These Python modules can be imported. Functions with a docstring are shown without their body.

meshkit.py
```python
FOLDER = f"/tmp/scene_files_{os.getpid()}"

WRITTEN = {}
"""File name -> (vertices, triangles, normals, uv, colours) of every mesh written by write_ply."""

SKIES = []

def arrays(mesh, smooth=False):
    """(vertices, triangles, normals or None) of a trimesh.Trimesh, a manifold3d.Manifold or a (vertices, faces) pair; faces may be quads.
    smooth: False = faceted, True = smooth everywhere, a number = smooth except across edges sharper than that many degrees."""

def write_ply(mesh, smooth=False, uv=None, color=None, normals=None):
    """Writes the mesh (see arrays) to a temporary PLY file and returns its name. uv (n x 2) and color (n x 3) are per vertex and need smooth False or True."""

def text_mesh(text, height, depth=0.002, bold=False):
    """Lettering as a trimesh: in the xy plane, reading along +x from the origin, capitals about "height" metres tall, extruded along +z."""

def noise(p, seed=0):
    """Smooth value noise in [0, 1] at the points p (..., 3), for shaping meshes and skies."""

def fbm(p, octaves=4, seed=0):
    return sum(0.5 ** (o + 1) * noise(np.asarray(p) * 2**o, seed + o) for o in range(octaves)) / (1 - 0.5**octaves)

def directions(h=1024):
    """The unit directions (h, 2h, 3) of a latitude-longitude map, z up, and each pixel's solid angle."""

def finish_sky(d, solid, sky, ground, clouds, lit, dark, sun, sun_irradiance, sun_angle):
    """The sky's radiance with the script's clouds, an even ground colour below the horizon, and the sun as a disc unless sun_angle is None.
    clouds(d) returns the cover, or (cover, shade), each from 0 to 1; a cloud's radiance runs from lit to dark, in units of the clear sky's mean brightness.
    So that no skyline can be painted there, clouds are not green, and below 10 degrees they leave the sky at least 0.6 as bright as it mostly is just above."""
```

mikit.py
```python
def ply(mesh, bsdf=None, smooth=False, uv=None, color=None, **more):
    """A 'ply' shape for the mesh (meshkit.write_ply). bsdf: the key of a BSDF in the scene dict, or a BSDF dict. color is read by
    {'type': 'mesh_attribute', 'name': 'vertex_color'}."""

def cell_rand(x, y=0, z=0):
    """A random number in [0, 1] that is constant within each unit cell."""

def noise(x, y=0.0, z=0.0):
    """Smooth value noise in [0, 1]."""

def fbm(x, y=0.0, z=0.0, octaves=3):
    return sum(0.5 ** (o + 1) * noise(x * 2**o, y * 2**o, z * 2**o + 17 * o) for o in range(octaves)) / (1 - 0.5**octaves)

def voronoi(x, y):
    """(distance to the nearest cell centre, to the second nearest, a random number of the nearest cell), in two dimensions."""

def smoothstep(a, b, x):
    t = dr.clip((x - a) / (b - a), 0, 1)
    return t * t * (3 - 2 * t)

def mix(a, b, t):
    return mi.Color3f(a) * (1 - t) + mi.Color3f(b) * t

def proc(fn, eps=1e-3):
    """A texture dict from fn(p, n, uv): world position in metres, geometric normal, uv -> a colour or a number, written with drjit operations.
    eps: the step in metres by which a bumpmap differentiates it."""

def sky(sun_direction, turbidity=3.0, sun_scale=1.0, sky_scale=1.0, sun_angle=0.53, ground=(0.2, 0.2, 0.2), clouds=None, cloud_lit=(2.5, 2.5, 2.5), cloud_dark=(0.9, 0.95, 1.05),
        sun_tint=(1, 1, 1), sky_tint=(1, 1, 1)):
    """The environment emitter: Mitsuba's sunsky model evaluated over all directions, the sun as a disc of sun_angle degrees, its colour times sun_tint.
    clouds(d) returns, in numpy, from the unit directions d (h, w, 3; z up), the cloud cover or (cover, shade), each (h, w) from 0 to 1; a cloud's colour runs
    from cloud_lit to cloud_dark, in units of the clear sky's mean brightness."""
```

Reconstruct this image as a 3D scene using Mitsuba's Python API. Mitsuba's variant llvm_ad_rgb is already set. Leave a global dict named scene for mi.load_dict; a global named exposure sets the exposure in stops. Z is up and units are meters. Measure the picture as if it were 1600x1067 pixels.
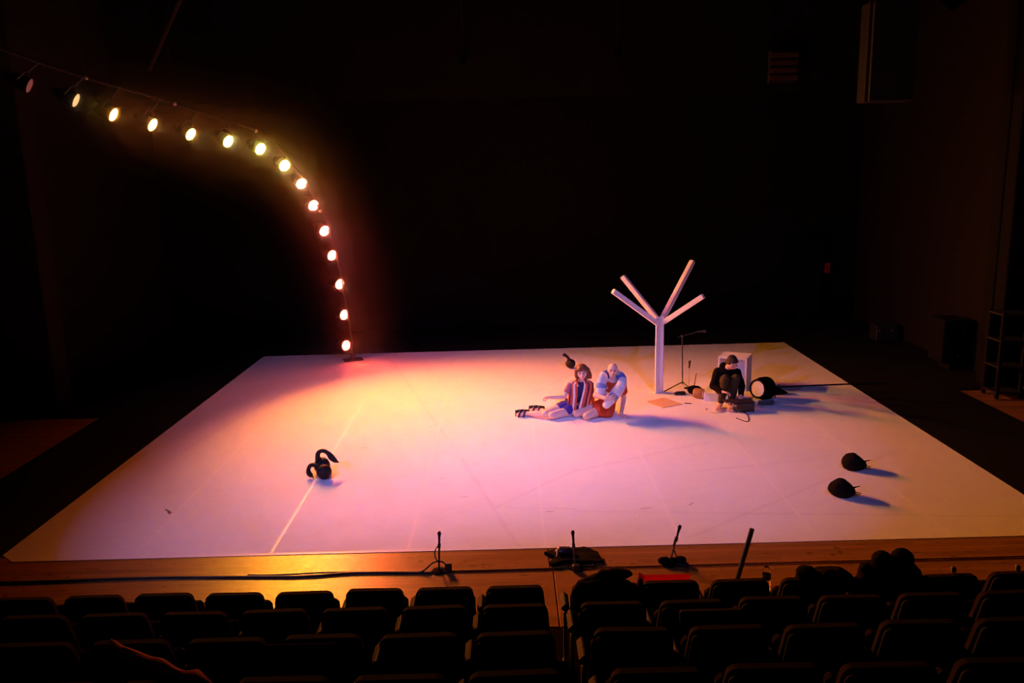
import math, random
import numpy as np, trimesh, manifold3d as m3, mitsuba as mi, drjit as dr
import mikit, meshkit
from mikit import noise, fbm, smoothstep, mix, proc, cell_rand

random.seed(5)
T = mi.ScalarTransform4f
V = lambda *a: np.array(a, float)
scene, labels = {'type': 'scene'}, {}

# ------------------------------------------------------------------ camera, light, exposure
CAM = V(-0.327, -8.451, 4.064)
YAW, PITCH, ROLL, FPX = 0.00228, 0.20517, -0.02475, 1303.94
_f = V(math.sin(YAW) * math.cos(PITCH), math.cos(YAW) * math.cos(PITCH), -math.sin(PITCH))
_r = np.cross(_f, [0, 0, 1]); _r /= np.linalg.norm(_r)
_u = np.cross(_r, _f)
_up = -math.sin(ROLL) * _r + math.cos(ROLL) * _u
scene['camera'] = {'type': 'perspective', 'fov': math.degrees(2 * math.atan(800 / FPX)), 'fov_axis': 'x', 'near_clip': 0.05, 'far_clip': 200.0,
                   'to_world': T().look_at(origin=CAM.tolist(), target=(CAM + _f).tolist(), up=_up.tolist())}
exposure = 0.0

# the arch of lamps: lens centre, colour of its gel, beam intensity; all aim at the middle of the stage floor
ARCH_LAMPS = [
    (V(-3.896, 9.345, 0.365), (1.0, 0.11, 0.02), 7.1, V(1.51, 4.8, 0)),
    (V(-3.896, 9.355, 1.04), (1.0, 0.11, 0.04), 11.6, V(1.8, 4.3, 0)),
    (V(-3.936, 9.302, 1.714), (1.0, 0.11, 0.05), 19.0, V(2.09, 3.7, 0)),
    (V(-4.034, 9.18, 2.345), (1.0, 0.10, 0.06), 31.0, V(2.38, 3.1, 0)),
    (V(-4.13, 9.05, 2.87), (1.0, 0.077, 0.073), 47.3, V(1.92, 2.5, 0)),
    (V(-4.28, 8.87, 3.405), (1.0, 0.095, 0.047), 72.1, V(1.46, 2.0, 0)),
    (V(-4.44, 8.66, 3.85), (1.0, 0.15, 0.02), 109.9, V(1.0, 1.8, 0)),
    (V(-4.675, 8.37, 4.21), (1.0, 0.30, 0.02), 112.0, V(2.4, 1.3, 0)),
    (V(-5.0, 7.94, 4.53), (1.0, 0.41, 0.02), 110.0, V(3.2, 2.0, 0)),
    (V(-5.43, 7.41, 4.664), (1.0, 0.45, 0.02), 104.0, V(3.1, 3.0, 0)),
    (V(-5.89, 6.82, 4.78), (1.0, 0.24, 0.03), 40.0, V(2.33, 3.9, 0)),
    (V(-6.32, 6.27, 4.925), (1.0, 0.22, 0.04), 20.2, V(2.67, 4.5, 0)),
    (V(-6.73, 5.75, 5.07), (1.0, 0.22, 0.06), 8.7, V(3.0, 5.0, 0)),
    (V(-7.09, 5.3, 5.27), (1.0, 0.65, 0.06), 1.0, V(3.2, 6.5, 0)),
    (V(-7.51, 4.78, 5.455), (1.0, 0.65, 0.06), 0, V(3.4, 7, 0))]
ARCH_BEAM = 1.1
HAZE, HAZE_G = 0.30, 0.92
ARCH_CUT, ARCH_WIDTH = 52.0, 15.0
LENS_GLOW = 0.75
# front-of-house lamps on a bar over the audience, outside the frame: position, aim, colour, intensity
BLUE = (0.30, 0.28, 1.0)
FRONT_LAMPS = [(V(-7.2, -5.0, 5.6), V(2.37, 3.89, 0), BLUE, 122.0), (V(-6.0, -5.2, 6.0), V(-2.36, 2.7, 0), BLUE, 122.0),
               (V(2.0, -5.4, 7.2), V(-1.8, 5.4, 0), BLUE, 188.0), (V(3.0, -5.4, 7.2), V(1.42, 4.03, 0), BLUE, 142.0)]
FRONT_CUT, FRONT_WIDTH = 19.55, 5.9

# ------------------------------------------------------------------ materials
def diffuse(c): return {'type': 'diffuse', 'reflectance': {'type': 'rgb', 'value': list(c)}}
def two(b): return {'type': 'twosided', 'b': b}
def rough(c, r=0.5, spec=0.5, metal=0.0): return {'type': 'principled', 'base_color': {'type': 'rgb', 'value': list(c)}, 'roughness': r, 'specular': spec, 'metallic': metal}

def mat(name, d):
    scene['mat_' + name] = d
    return 'mat_' + name

SCUFFS = [(-1.06, 2.89, -0.27, -0.04, .05), (-3.11, 9.97, -1.32, 3.8, .06), (-0.54, 1.15, 0.53, 2.36, .04), (-0.54, 1.13, 0.4, 1.03, .04), (1.59, 0.14, 5.09, 2.77, .05),
          (2.14, 2.19, 3.85, 2.52, .05), (0.41, 0.95, 5.51, 0.47, .04), (0.53, 2.31, 2.62, 3.39, .05), (-4.3, 8.9, -5.3, 3.6, .05), (1.9, 9.4, -0.4, 5.6, .03)]
DASHES = [(-4.68, 1.34, -4.56, 1.23), (-4.61, 1.25, -4.56, 1.19), (-0.99, 1.48, -0.93, 1.49), (-1.31, 2.15, -1.27, 2.16), (-1.66, 4.47, -1.63, 4.47), (0.06, 0.96, 0.13, 0.97), (1.2, 0.98, 1.32, 1.0), (1.8, 1.05, 1.86, 1.12), (-2.6, 3.5, -2.52, 3.52)]
def seg_dist(p, s):
    ax, ay, bx, by = s[:4]
    dx, dy = bx - ax, by - ay
    t = dr.clip(((p.x - ax) * dx + (p.y - ay) * dy) / (dx * dx + dy * dy), 0, 1)
    return dr.sqrt(dr.square(p.x - ax - t * dx) + dr.square(p.y - ay - t * dy))
def vinyl_color(p, n, uv):
    c = mi.Color3f(0.80, 0.79, 0.78) * (0.96 + 0.05 * fbm(p.x * 0.9, p.y * 2.6, 3.0, 3)) * (0.985 + 0.03 * noise(p.x * 9, p.y * 38, 1.0))
    for s in SCUFFS:   # long drag marks left in the vinyl
        c = c * (1 - 0.085 * smoothstep(s[4], 0.0, seg_dist(p, s)) * (0.5 + 0.5 * noise(p.x * 3, p.y * 3, 7)))
    for i, s in enumerate(DASHES):   # short black rubber scuffs
        c = c * (1 - (0.8 if i < 2 else 0.35) * smoothstep(0.016, 0.006, seg_dist(p, s)))
    specks = smoothstep(0.965, 0.99, noise(p.x * 14, p.y * 14, 5.0))
    return c * (1 - 0.12 * specks)
mat('vinyl', {'type': 'principled', 'base_color': proc(vinyl_color), 'roughness': 0.6, 'specular': 0.06})
mat('tape', rough((0.83, 0.81, 0.79), 0.42, 0.25))
def wood_color(p, n, uv):
    row = dr.floor(p.y / 0.068)
    col = dr.floor((p.x + 1.37 * cell_rand(row, 3)) / 1.5)
    tone = 0.78 + 0.34 * cell_rand(row, col, 4)
    grain = 0.84 + 0.3 * fbm(p.x * 2.2, p.y * 46, row * 3.1, 3)
    fy = p.y / 0.068 - row
    joint = 1 - 0.3 * smoothstep(0.05, 0.0, dr.minimum(fy, 1 - fy))
    dents = 1 - 0.4 * smoothstep(0.86, 0.93, noise(p.x * 9, p.y * 26, 2.0))
    return mi.Color3f(0.30, 0.125, 0.036) * tone * grain * joint * dents
mat('wood', {'type': 'principled', 'base_color': proc(wood_color), 'roughness': 0.36, 'specular': 0.42})
mat('black_floor', rough((0.007, 0.006, 0.006), 0.9, 0.1))
mat('velour', two(diffuse((0.011, 0.009, 0.009))))
mat('wall_dark', rough((0.014, 0.009, 0.008), 0.9, 0.1))
mat('carpet', diffuse((0.012, 0.009, 0.009)))
mat('black_metal', rough((0.02, 0.02, 0.021), 0.4, 0.5))
mat('pipe_metal', rough((0.014, 0.012, 0.012), 0.6, 0.3))
mat('chrome', rough((0.75, 0.74, 0.73), 0.25, 0.5, 1.0))
mat('lamp_can', rough((0.03, 0.03, 0.03), 0.35, 0.5))
mat('white_paint', rough((0.80, 0.79, 0.80), 0.5, 0.3))
mat('skin_pale', rough((0.72, 0.47, 0.38), 0.5, 0.35))
mat('skin_man', rough((0.70, 0.44, 0.34), 0.5, 0.35))
mat('skin_third', rough((0.66, 0.38, 0.27), 0.5, 0.35))
mat('hair_red', rough((0.16, 0.05, 0.022), 0.5, 0.3))
mat('hair_dark', rough((0.035, 0.02, 0.014), 0.6, 0.2))
mat('eye_dark', rough((0.05, 0.03, 0.025), 0.3, 0.5))
mat('lip', rough((0.5, 0.16, 0.14), 0.5, 0.3))
mat('navy', rough((0.035, 0.025, 0.10), 0.8, 0.2))
mat('purple', rough((0.06, 0.035, 0.24), 0.8, 0.2))
mat('mauve', rough((0.36, 0.13, 0.20), 0.8, 0.2))
mat('orange_cloth', two(rough((0.60, 0.07, 0.022), 0.85, 0.2)))
mat('sandal', rough((0.03, 0.018, 0.024), 0.6, 0.3))
mat('black_cloth', two(rough((0.009, 0.006, 0.006), 0.95, 0.05)))
mat('olive', rough((0.05, 0.035, 0.014), 0.9, 0.2))
mat('gourd', rough((0.02, 0.01, 0.011), 0.6, 0.25))
mat('hood_felt', rough((0.008, 0.005, 0.005), 0.95, 0.1))
mat('drum_head', rough((0.72, 0.62, 0.58), 0.5, 0.3))
mat('brown_wood', rough((0.36, 0.16, 0.05), 0.5, 0.4))
mat('board_tan', rough((0.62, 0.40, 0.22), 0.7, 0.3))
mat('brown_dim', rough((0.05, 0.022, 0.01), 0.6, 0.3))
mat('pouch_dark', rough((0.05, 0.03, 0.035), 0.35, 0.5))
mat('cable', rough((0.012, 0.01, 0.01), 0.5, 0.4))
mat('seat_fabric', rough((0.016, 0.005, 0.005), 0.95, 0.15))
mat('seat_shell', rough((0.008, 0.004, 0.004), 0.85, 0.15))
mat('arm_pad', rough((0.020, 0.007, 0.005), 0.7, 0.3))
mat('seat_metal', rough((0.16, 0.10, 0.06), 0.5, 0.5))
mat('red_plastic', rough((0.4, 0.02, 0.02), 0.5, 0.4))
scene['mat_red_sheet'] = {'type': 'principledthin', 'base_color': {'type': 'rgb', 'value': [0.30, 0.004, 0.012]}, 'roughness': 0.5, 'diff_trans': 1.3}
mat('red_fabric', two(rough((0.28, 0.012, 0.008), 0.9, 0.2)))
mat('amber_glass', rough((0.85, 0.8, 0.75), 0.12, 0.5))
scene['mat_bottle'] = {'type': 'dielectric', 'int_ior': 1.36}
mat('pale_thing', rough((0.72, 0.52, 0.40), 0.6, 0.3))
def stripe_color(p, n, uv):
    t = uv.x * 34.0
    k = dr.floor(t)
    c = mix((0.78, 0.62, 0.56), (0.50, 0.085, 0.035), mi.Float(1) * (k - 2 * dr.floor(k / 2)))
    dark = smoothstep(0.45, 0.5, dr.abs(t - 4 * dr.floor(t / 4) - 2.5)) 
    return mix(mi.Color3f(0.10, 0.025, 0.03), c, dark)
mat('stripes', two({'type': 'principled', 'base_color': proc(stripe_color), 'roughness': 0.85, 'specular': 0.2}))
def towel_color(p, n, uv):
    t = uv.x
    blue, pale, sky = mi.Color3f(0.10, 0.17, 0.50), mi.Color3f(0.66, 0.62, 0.62), mi.Color3f(0.24, 0.30, 0.52)
    inside = (t > 0.29) & (t < 0.60)
    band = ((t > 0.80) & (t < 0.86)) | ((t > 0.12) & (t < 0.16))
    return dr.select(inside, blue, dr.select(band, sky, pale)) * (0.92 + 0.12 * noise(t * 90, uv.y * 30, 1.0))
mat('towel', {'type': 'principled', 'base_color': proc(towel_color), 'roughness': 0.95, 'specular': 0.1})

# ------------------------------------------------------------------ mesh helpers
def cbox(sx, sy, sz, b=0.004, c=(0, 0, 0)):
    """Box with chamfered edges."""
    h = V(sx, sy, sz) / 2
    b = min(b, h.min() * 0.95)
    pts = [np.array(s) * (h - np.array(k)) for s in np.ndindex(2, 2, 2) for s in [2 * np.array(s) - 1] for k in ((0, b, b), (b, 0, b), (b, b, 0))]
    m = trimesh.convex.convex_hull(np.array(pts))
    m.apply_translation(c)
    return m
def cat(*ms): return trimesh.util.concatenate([x for m in ms for x in (m if isinstance(m, list) else [m])])
def frames(P):
    P = np.asarray(P, float)
    t = np.gradient(P, axis=0); t /= np.linalg.norm(t, axis=1, keepdims=True) + 1e-12
    a = np.cross(t[0], [0, 0, 1.0])
    if np.linalg.norm(a) < 1e-3: a = np.cross(t[0], [0, 1.0, 0])
    A = []
    for k in range(len(P)):
        a = a - t[k] * (a @ t[k]); a = a / np.linalg.norm(a); A.append(a)
    A = np.array(A)
    return t, A, np.cross(t, A)
def tube(P, r, n=8, flat=1.0):
    P = np.asarray(P, float); r = np.broadcast_to(r, (len(P),))
    t, A, B = frames(P)
    ang = np.arange(n) * 2 * np.pi / n
    v = P[:, None] + r[:, None, None] * (np.cos(ang)[None, :, None] * A[:, None] + flat * np.sin(ang)[None, :, None] * B[:, None])
    v = np.vstack([v.reshape(-1, 3), P[:1], P[-1:]])
    f = []
    for i in range(len(P) - 1):
        for j in range(n):
            q = (i * n + j, i * n + (j + 1) % n, (i + 1) * n + (j + 1) % n, (i + 1) * n + j)
            f += [(q[0], q[1], q[2]), (q[0], q[2], q[3])]
    L = len(P) * n
    for j in range(n):
        f += [(L, (j + 1) % n, j), (L + 1, L - n + j, L - n + (j + 1) % n)]
    m = trimesh.Trimesh(v, f, process=False)
    m.fix_normals()
    return m
def spline(P, n=40):
    from scipy.interpolate import CubicSpline
    P = np.asarray(P, float)
    s = np.r_[0, np.cumsum(np.linalg.norm(np.diff(P, axis=0), axis=1) ** 0.7)]
    return CubicSpline(s, P)(np.linspace(0, s[-1], n))
def lathe(prof, n=24):
    """Closed lathe about z from (radius, z) pairs."""
    prof = [(max(r, 1e-5), z) for r, z in prof]
    m = trimesh.creation.revolve(np.array(prof), sections=n)
    m.merge_vertices()
    return m
def orient(m, pos, direction, up=(0, 0, 1)):
    """Move a mesh built along +z so that its z runs along the direction."""
    z = np.asarray(direction, float); z = z / np.linalg.norm(z)
    up = np.asarray(up, float)
    if abs(z @ up) > 0.98: up = V(0, 1, 0)
    x = np.cross(up, z); x /= np.linalg.norm(x)
    M = np.eye(4); M[:3, 0], M[:3, 1], M[:3, 2], M[:3, 3] = x, np.cross(z, x), z, pos
    m = m.copy(); m.apply_transform(M)
    return m
def rotz(m, deg, pos=(0, 0, 0)):
    m = m.copy()
    m.apply_transform(trimesh.transformations.rotation_matrix(math.radians(deg), [0, 0, 1])); m.apply_translation(pos)
    return m
def ball(c, r, s=(1, 1, 1), n=2):
    m = trimesh.creation.icosphere(n, 1.0); m.apply_scale(np.array(s) * r); m.apply_translation(c)
    return m
def rod(a, b, r, n=8): return tube([a, (np.asarray(a) + b) / 2, b], r, n)
def rumple(m, amp, freq, seed=0):
    m = m.copy(); v = np.array(m.vertices)
    n = np.array(m.vertex_normals)
    m.vertices = v + n * ((meshkit.fbm(v * freq, 3, seed) - 0.5) * 2 * amp)[:, None]
    return m
def key_for(base):
    if base not in scene and base not in labels: return base
    k = 1
    while f'{base}_{k:03d}' in scene or f'{base}_{k:03d}' in labels: k += 1
    return f'{base}_{k:03d}'
def thing(name, label, category, group=None, kind=None):
    k = key_for(name)
    labels[k] = {'label': label}
    if category: labels[k]['category'] = category
    if group: labels[k]['group'] = group
    if kind: labels[k]['kind'] = kind
    return k
def part(parent, name, mesh, m, smooth=30, label=None, **kw):
    k = key_for(f'{parent}__{name}')
    scene[k] = mikit.ply(mesh, 'mat_' + m, smooth, **kw)
    if label: labels[k] = {'label': label}
    return k
def single(name, mesh, m, label, category, group=None, smooth=30, kind=None, **kw):
    k = thing(name, label, category, group, kind)
    scene[k] = mikit.ply(mesh, 'mat_' + m, smooth, **kw)
    return k
def struct(name, mesh, m, label=None, smooth=30):
    scene[name] = mikit.ply(mesh, 'mat_' + m, smooth)
    labels[name] = {'kind': 'structure', **({'label': label} if label else {})}
    return name

# ------------------------------------------------------------------ the setting
struct('floor', cbox(24, 20.5, 0.2, 0.001, (0, 5.75, -0.112)), 'wood', 'varnished wooden stage floor')
struct('trim_1', cbox(15.1, 13.8, 0.008, 0.001, (0.08, 7.0, -0.008)), 'black_floor', 'black floor covering around the white dance floor')
struct('trim_5', cbox(1.1, 8.0, 0.006, 0.001, (8.17, 9.85, -0.0085)), 'black_floor', 'black floor covering by the right wall')
struct('trim_6', cbox(1.7, 8.4, 0.006, 0.001, (-8.3, 9.7, -0.0085)), 'black_floor', 'black floor covering by the left wall')
# front apron: four varnished sheets with open joints
k = 'floor_apron'
labels[k] = {'kind': 'structure', 'label': 'wooden front apron between dance floor and seats'}
for x0, x1, y0, y1 in ((-11, 0.02, -0.505, 0.095), (0.036, 11, -0.505, 0.095), (-11, 0.05, -1.6, -0.52), (0.066, 11, -1.6, -0.52)):
    part(k, 'wood_panel', cbox(x1 - x0, y1 - y0, 0.02, 0.002, ((x0 + x1) / 2, (y0 + y1) / 2, -0.010)), 'wood')
# white dance floor of eight vinyl strips
k = thing('dance_floor', 'large white vinyl dance floor laid in long strips across the stage', 'dance floor')
NEAR = [-5.985, -4.5, -3.0, -1.5, 0.0, 1.5, 3.0, 4.45, 5.90]
FAR = [-5.94, -4.46, -2.98, -1.5, 0.0, 1.49, 2.98, 4.47, 5.94]
for i in range(8):
    a0, a1, b0, b1 = NEAR[i] + .004, NEAR[i + 1] - .004, FAR[i] + .004, FAR[i + 1] - .004
    poly = [(a0, -0.015), (a1, -0.005 + 0.02 * 0), (b1, 10.12 + 0.012 * i), (b0, 10.11 + 0.011 * i)]
    if i == 0: poly = [(-5.8, -0.015), (a1, -0.01), (b1, 10.12), (b0, 10.1), (-6.0, 0.15)]
    from shapely.geometry import Polygon
    m = trimesh.creation.extrude_polygon(Polygon(poly), 0.006, engine='earcut')
    m.apply_translation((0, 0, -0.003 + 0.0006 * (i % 2)))
    part(k, 'vinyl_strip', m, 'vinyl', False)
for i in range(1, 8):
    P = np.array([(NEAR[i], 0.0, 0.0042), (FAR[i], 10.1, 0.0042)])
    d = V(0.016, 0, 0)
    m = trimesh.Trimesh([P[0] - d, P[0] + d, P[1] + d, P[1] - d, P[0] - d - V(0, 0, .003), P[0] + d - V(0, 0, .003), P[1] + d - V(0, 0, .003), P[1] - d - V(0, 0, .003)],
                        [(0, 1, 2), (0, 2, 3), (4, 5, 1), (4, 1, 0), (5, 6, 2), (5, 2, 1), (6, 7, 3), (6, 3, 2), (7, 4, 0), (7, 0, 3)], process=False)
    part(k, 'seam_tape', m, 'tape', False)
part(k, 'edge_tape', cbox(11.68, 0.05, 0.002, 0.0005, (0.05, 0.005, 0.0042)), 'tape', False)

def curtain(x0, x1, z0, z1, y, fold=0.3, amp=0.07, axis='x', seed=0):
    n = int(abs(x1 - x0) / fold * 8)
    s = np.linspace(x0, x1, n)
    w = amp * np.sin(2 * np.pi * s / fold + 1.2 * np.sin(s * 1.7 + seed)) * (0.7 + 0.3 * np.sin(s * 3.1 + seed))
    def row(z, k):
        return np.stack([s, y + w * k, np.full(n, z)], 1) if axis == 'x' else np.stack([y + w * k, s, np.full(n, z)], 1)
    v = np.vstack([row(z0, 1.0), row((z0 + z1) / 2, .9), row(z1, .7)])
    f = []
    for r in range(2):
        for i in range(n - 1):
            a = r * n + i
            f += [(a, a + 1, a + n + 1), (a, a + n + 1, a + n)]
    return trimesh.Trimesh(v, f, process=False)
single('back_curtain', curtain(-9.2, 9.2, 0.0, 8.6, 13.0, fold=2.3, amp=.03), 'velour', 'black cloth curtain hanging across the back of the stage', 'curtain', smooth=True)
single('border_curtain', curtain(-9.2, 9.2, 5.6, 8.6, 11.0, fold=2.9, amp=.03, seed=2), 'velour', 'short black border curtain hung high across the stage above the back curtain', 'curtain', smooth=True)
struct('wall_back', cbox(20, 0.2, 9, 0.01, (0, 13.6, 4.4)), 'wall_dark')
struct('wall_right', cbox(0.2, 7.2, 9, 0.01, (8.75, 9.9, 4.4)), 'wall_dark')
struct('wall_left', cbox(0.2, 7.2, 9, 0.01, (-9.2, 9.9, 4.4)), 'wall_dark')
for i, y in enumerate((6.3, 5.75)):
    struct(f'trim_{2 + i}', cbox(0.5, 0.3, 9, 0.02, (8.5 - 0.12 * i, y, 4.4)), 'black_floor', 'upright pier at the right edge of the stage opening')
struct('trim_4', cbox(0.8, 0.5, 9, 0.02, (-8.75, 6.1, 4.4)), 'wall_dark', 'upright pier at the left edge of the stage opening')
struct('ceiling', cbox(24, 30, 0.2, 0.01, (0, 1.0, 9.0)), 'wall_dark')
for i, (y0, y1, z) in enumerate(((-2.55, -1.6, -0.004), (-3.42, -2.55, 0.27), (-4.26, -3.42, 0.61), (-5.2, -4.26, 0.865), (-6.0, -5.2, 1.14), (-11.0, -6.0, 1.45))):
    struct(f'floor_tier_{i + 1}', cbox(22, y1 - y0, 0.3 + max(z, 0), 0.006, (0, (y0 + y1) / 2, z - (0.3 + max(z, 0)) / 2)), 'carpet')
# ------------------------------------------------------------------ light arch
PIPE = [V(-3.79, 9.49, 0.04), V(-3.80, 9.475, 0.47), V(-3.855, 9.40, 1.34), V(-4.005, 9.21, 2.6), V(-4.18, 8.99, 3.285), V(-4.53, 8.53, 4.2), V(-5.04, 7.87, 4.86), V(-5.61, 7.14, 5.1), V(-6.04, 6.6, 5.29), V(-6.95, 5.42, 5.62), V(-7.7, 4.46, 5.95), V(-8.5, 3.45, 6.3)]
k = thing('light_arch', 'tall curved pipe arch carrying the lit lamps at the back left of the dance floor', 'lighting arch')
pipe = spline(PIPE, 90)
part(k, 'pipe', tube(pipe, 0.022, 8), 'pipe_metal')
part(k, 'base_plate', rotz(cbox(0.42, 0.3, 0.018, 0.004), 20, (-3.79, 9.49, 0.012)), 'black_metal')
part(k, 'base_socket', lathe([(0, 0), (.045, 0), (.045, .12), (.03, .14), (0, .14)], 16).apply_translation((-3.79, 9.49, 0.02)), 'black_metal')
for q in (V(-5.04, 7.87, 4.86), V(-4.18, 8.99, 3.285), V(-6.04, 6.6, 5.29), V(-6.95, 5.42, 5.62)):
    part(k, 'suspension_wire', rod(q, V(q[0], q[1], 8.88), 0.006, 5), 'pipe_metal')
    part(k, 'wire_clamp', ball(q, 0.035, n=1), 'chrome')

def can_mesh(L=0.34, r=0.112):
    return lathe([(r * .94, 0.0), (r * 1.06, 0.012), (r * 1.06, -0.03), (r, -0.045), (r, -L * .62), (r * .8, -L * .72), (r * .55, -L * .8), (r * .55, -L), (0, -L), (0, -L * .96), (r * .5, -L * .96), (r * .5, -L * .78), (r * .9, -L * .6), (r * .94, -0.02), (r * .94, 0.0)], 22)
lens_disk = trimesh.creation.revolve(np.array([(1e-5, 0.006), (0.055, 0.004), (0.110, -0.004)]), sections=28)
ORD = ['lowest', 'second', 'third', 'fourth', 'fifth', 'sixth', 'seventh', 'eighth', 'ninth', 'tenth', 'eleventh', 'twelfth', 'thirteenth', 'fourteenth', 'fifteenth']
def stage_lamp(pos, aim, color, power, label, group, hang, cut, width, glow, scale=1.0):
    d = aim - pos; d /= np.linalg.norm(d)
    t = thing('stage_lamp', label, 'stage light', group)
    part(t, 'housing', orient(can_mesh(), pos - d * 0.012, d), 'lamp_can')
    L = lens_disk.copy()
    if L.face_normals[:, 2].mean() < 0: L.invert()
    key = key_for(t + '__lens')
    scene[key] = mikit.ply(orient(L, pos, d), 'mat_drum_head', True)
    if glow is not None:
        scene[key]['emitter'] = {'type': 'area', 'radiance': {'type': 'rgb', 'value': [float(g) for g in glow]}, 'sampling_weight': 0.8}
        labels[key] = {'label': 'glowing round lens'}
    mid = pos - d * 0.16
    side = np.cross(d, [0, 0, 1.0]); side /= np.linalg.norm(side)
    up = hang - mid; dist = np.linalg.norm(up); up = up / dist
    side = side - up * (side @ up); side /= np.linalg.norm(side)
    top = mid + up * min(0.19, dist * .8)
    part(t, 'yoke', tube(np.array([mid + side * .115, mid + side * .115 + (top - mid) * .9, mid + side * .09 + (top - mid), mid - side * .09 + (top - mid), mid - side * .115 + (top - mid) * .9, mid - side * .115]), 0.011, 6), 'lamp_can')
    part(t, 'hook_clamp', cat(rod(top, hang, 0.013, 6), ball(hang, 0.034, n=1)), 'black_metal')
    if power > 0:
        scene[t + '_beam'] = {'type': 'spot', 'to_world': T().look_at(origin=(pos + d * 0.03).tolist(), target=(pos + d).tolist(), up=[0, 0.1, 1]),
                              'intensity': {'type': 'rgb', 'value': [power * c for c in color]}, 'cutoff_angle': cut, 'beam_width': width}
for i, (pos, col, pw, aim) in enumerate(ARCH_LAMPS):
    j = np.argmin(np.linalg.norm(pipe - pos - V(0.05, 0.05, 0.12 if i > 6 else 0.02), axis=1))
    hang = pipe[j]
    glow = None
    if i < 13: glow = (55 + 1.0 * pw) * LENS_GLOW * np.array([1.0, (max(col[1], .09) if i < 10 else .4) * .52, .03])
    if i == 13: glow = [1.0, 0.62, 0.22]
    name = ORD[i]
    tone = 'red' if i < 4 else 'orange' if i < 7 else 'amber'
    label = (f'{name} lamp up the arch from the floor, a round lens glowing {tone}' if 0 < i < 13 else 'lowest lamp on the arch, red-lit just above the white floor' if i == 0
             else 'dim narrow amber lamp seen edge-on near the upper left end of the arch' if i == 13 else 'dark lamp nearest the left edge, last on the arch')
    stage_lamp(pos, aim, col, pw * ARCH_BEAM, label, 'lamps along the arch', hang, ARCH_CUT, ARCH_WIDTH, glow)

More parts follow.
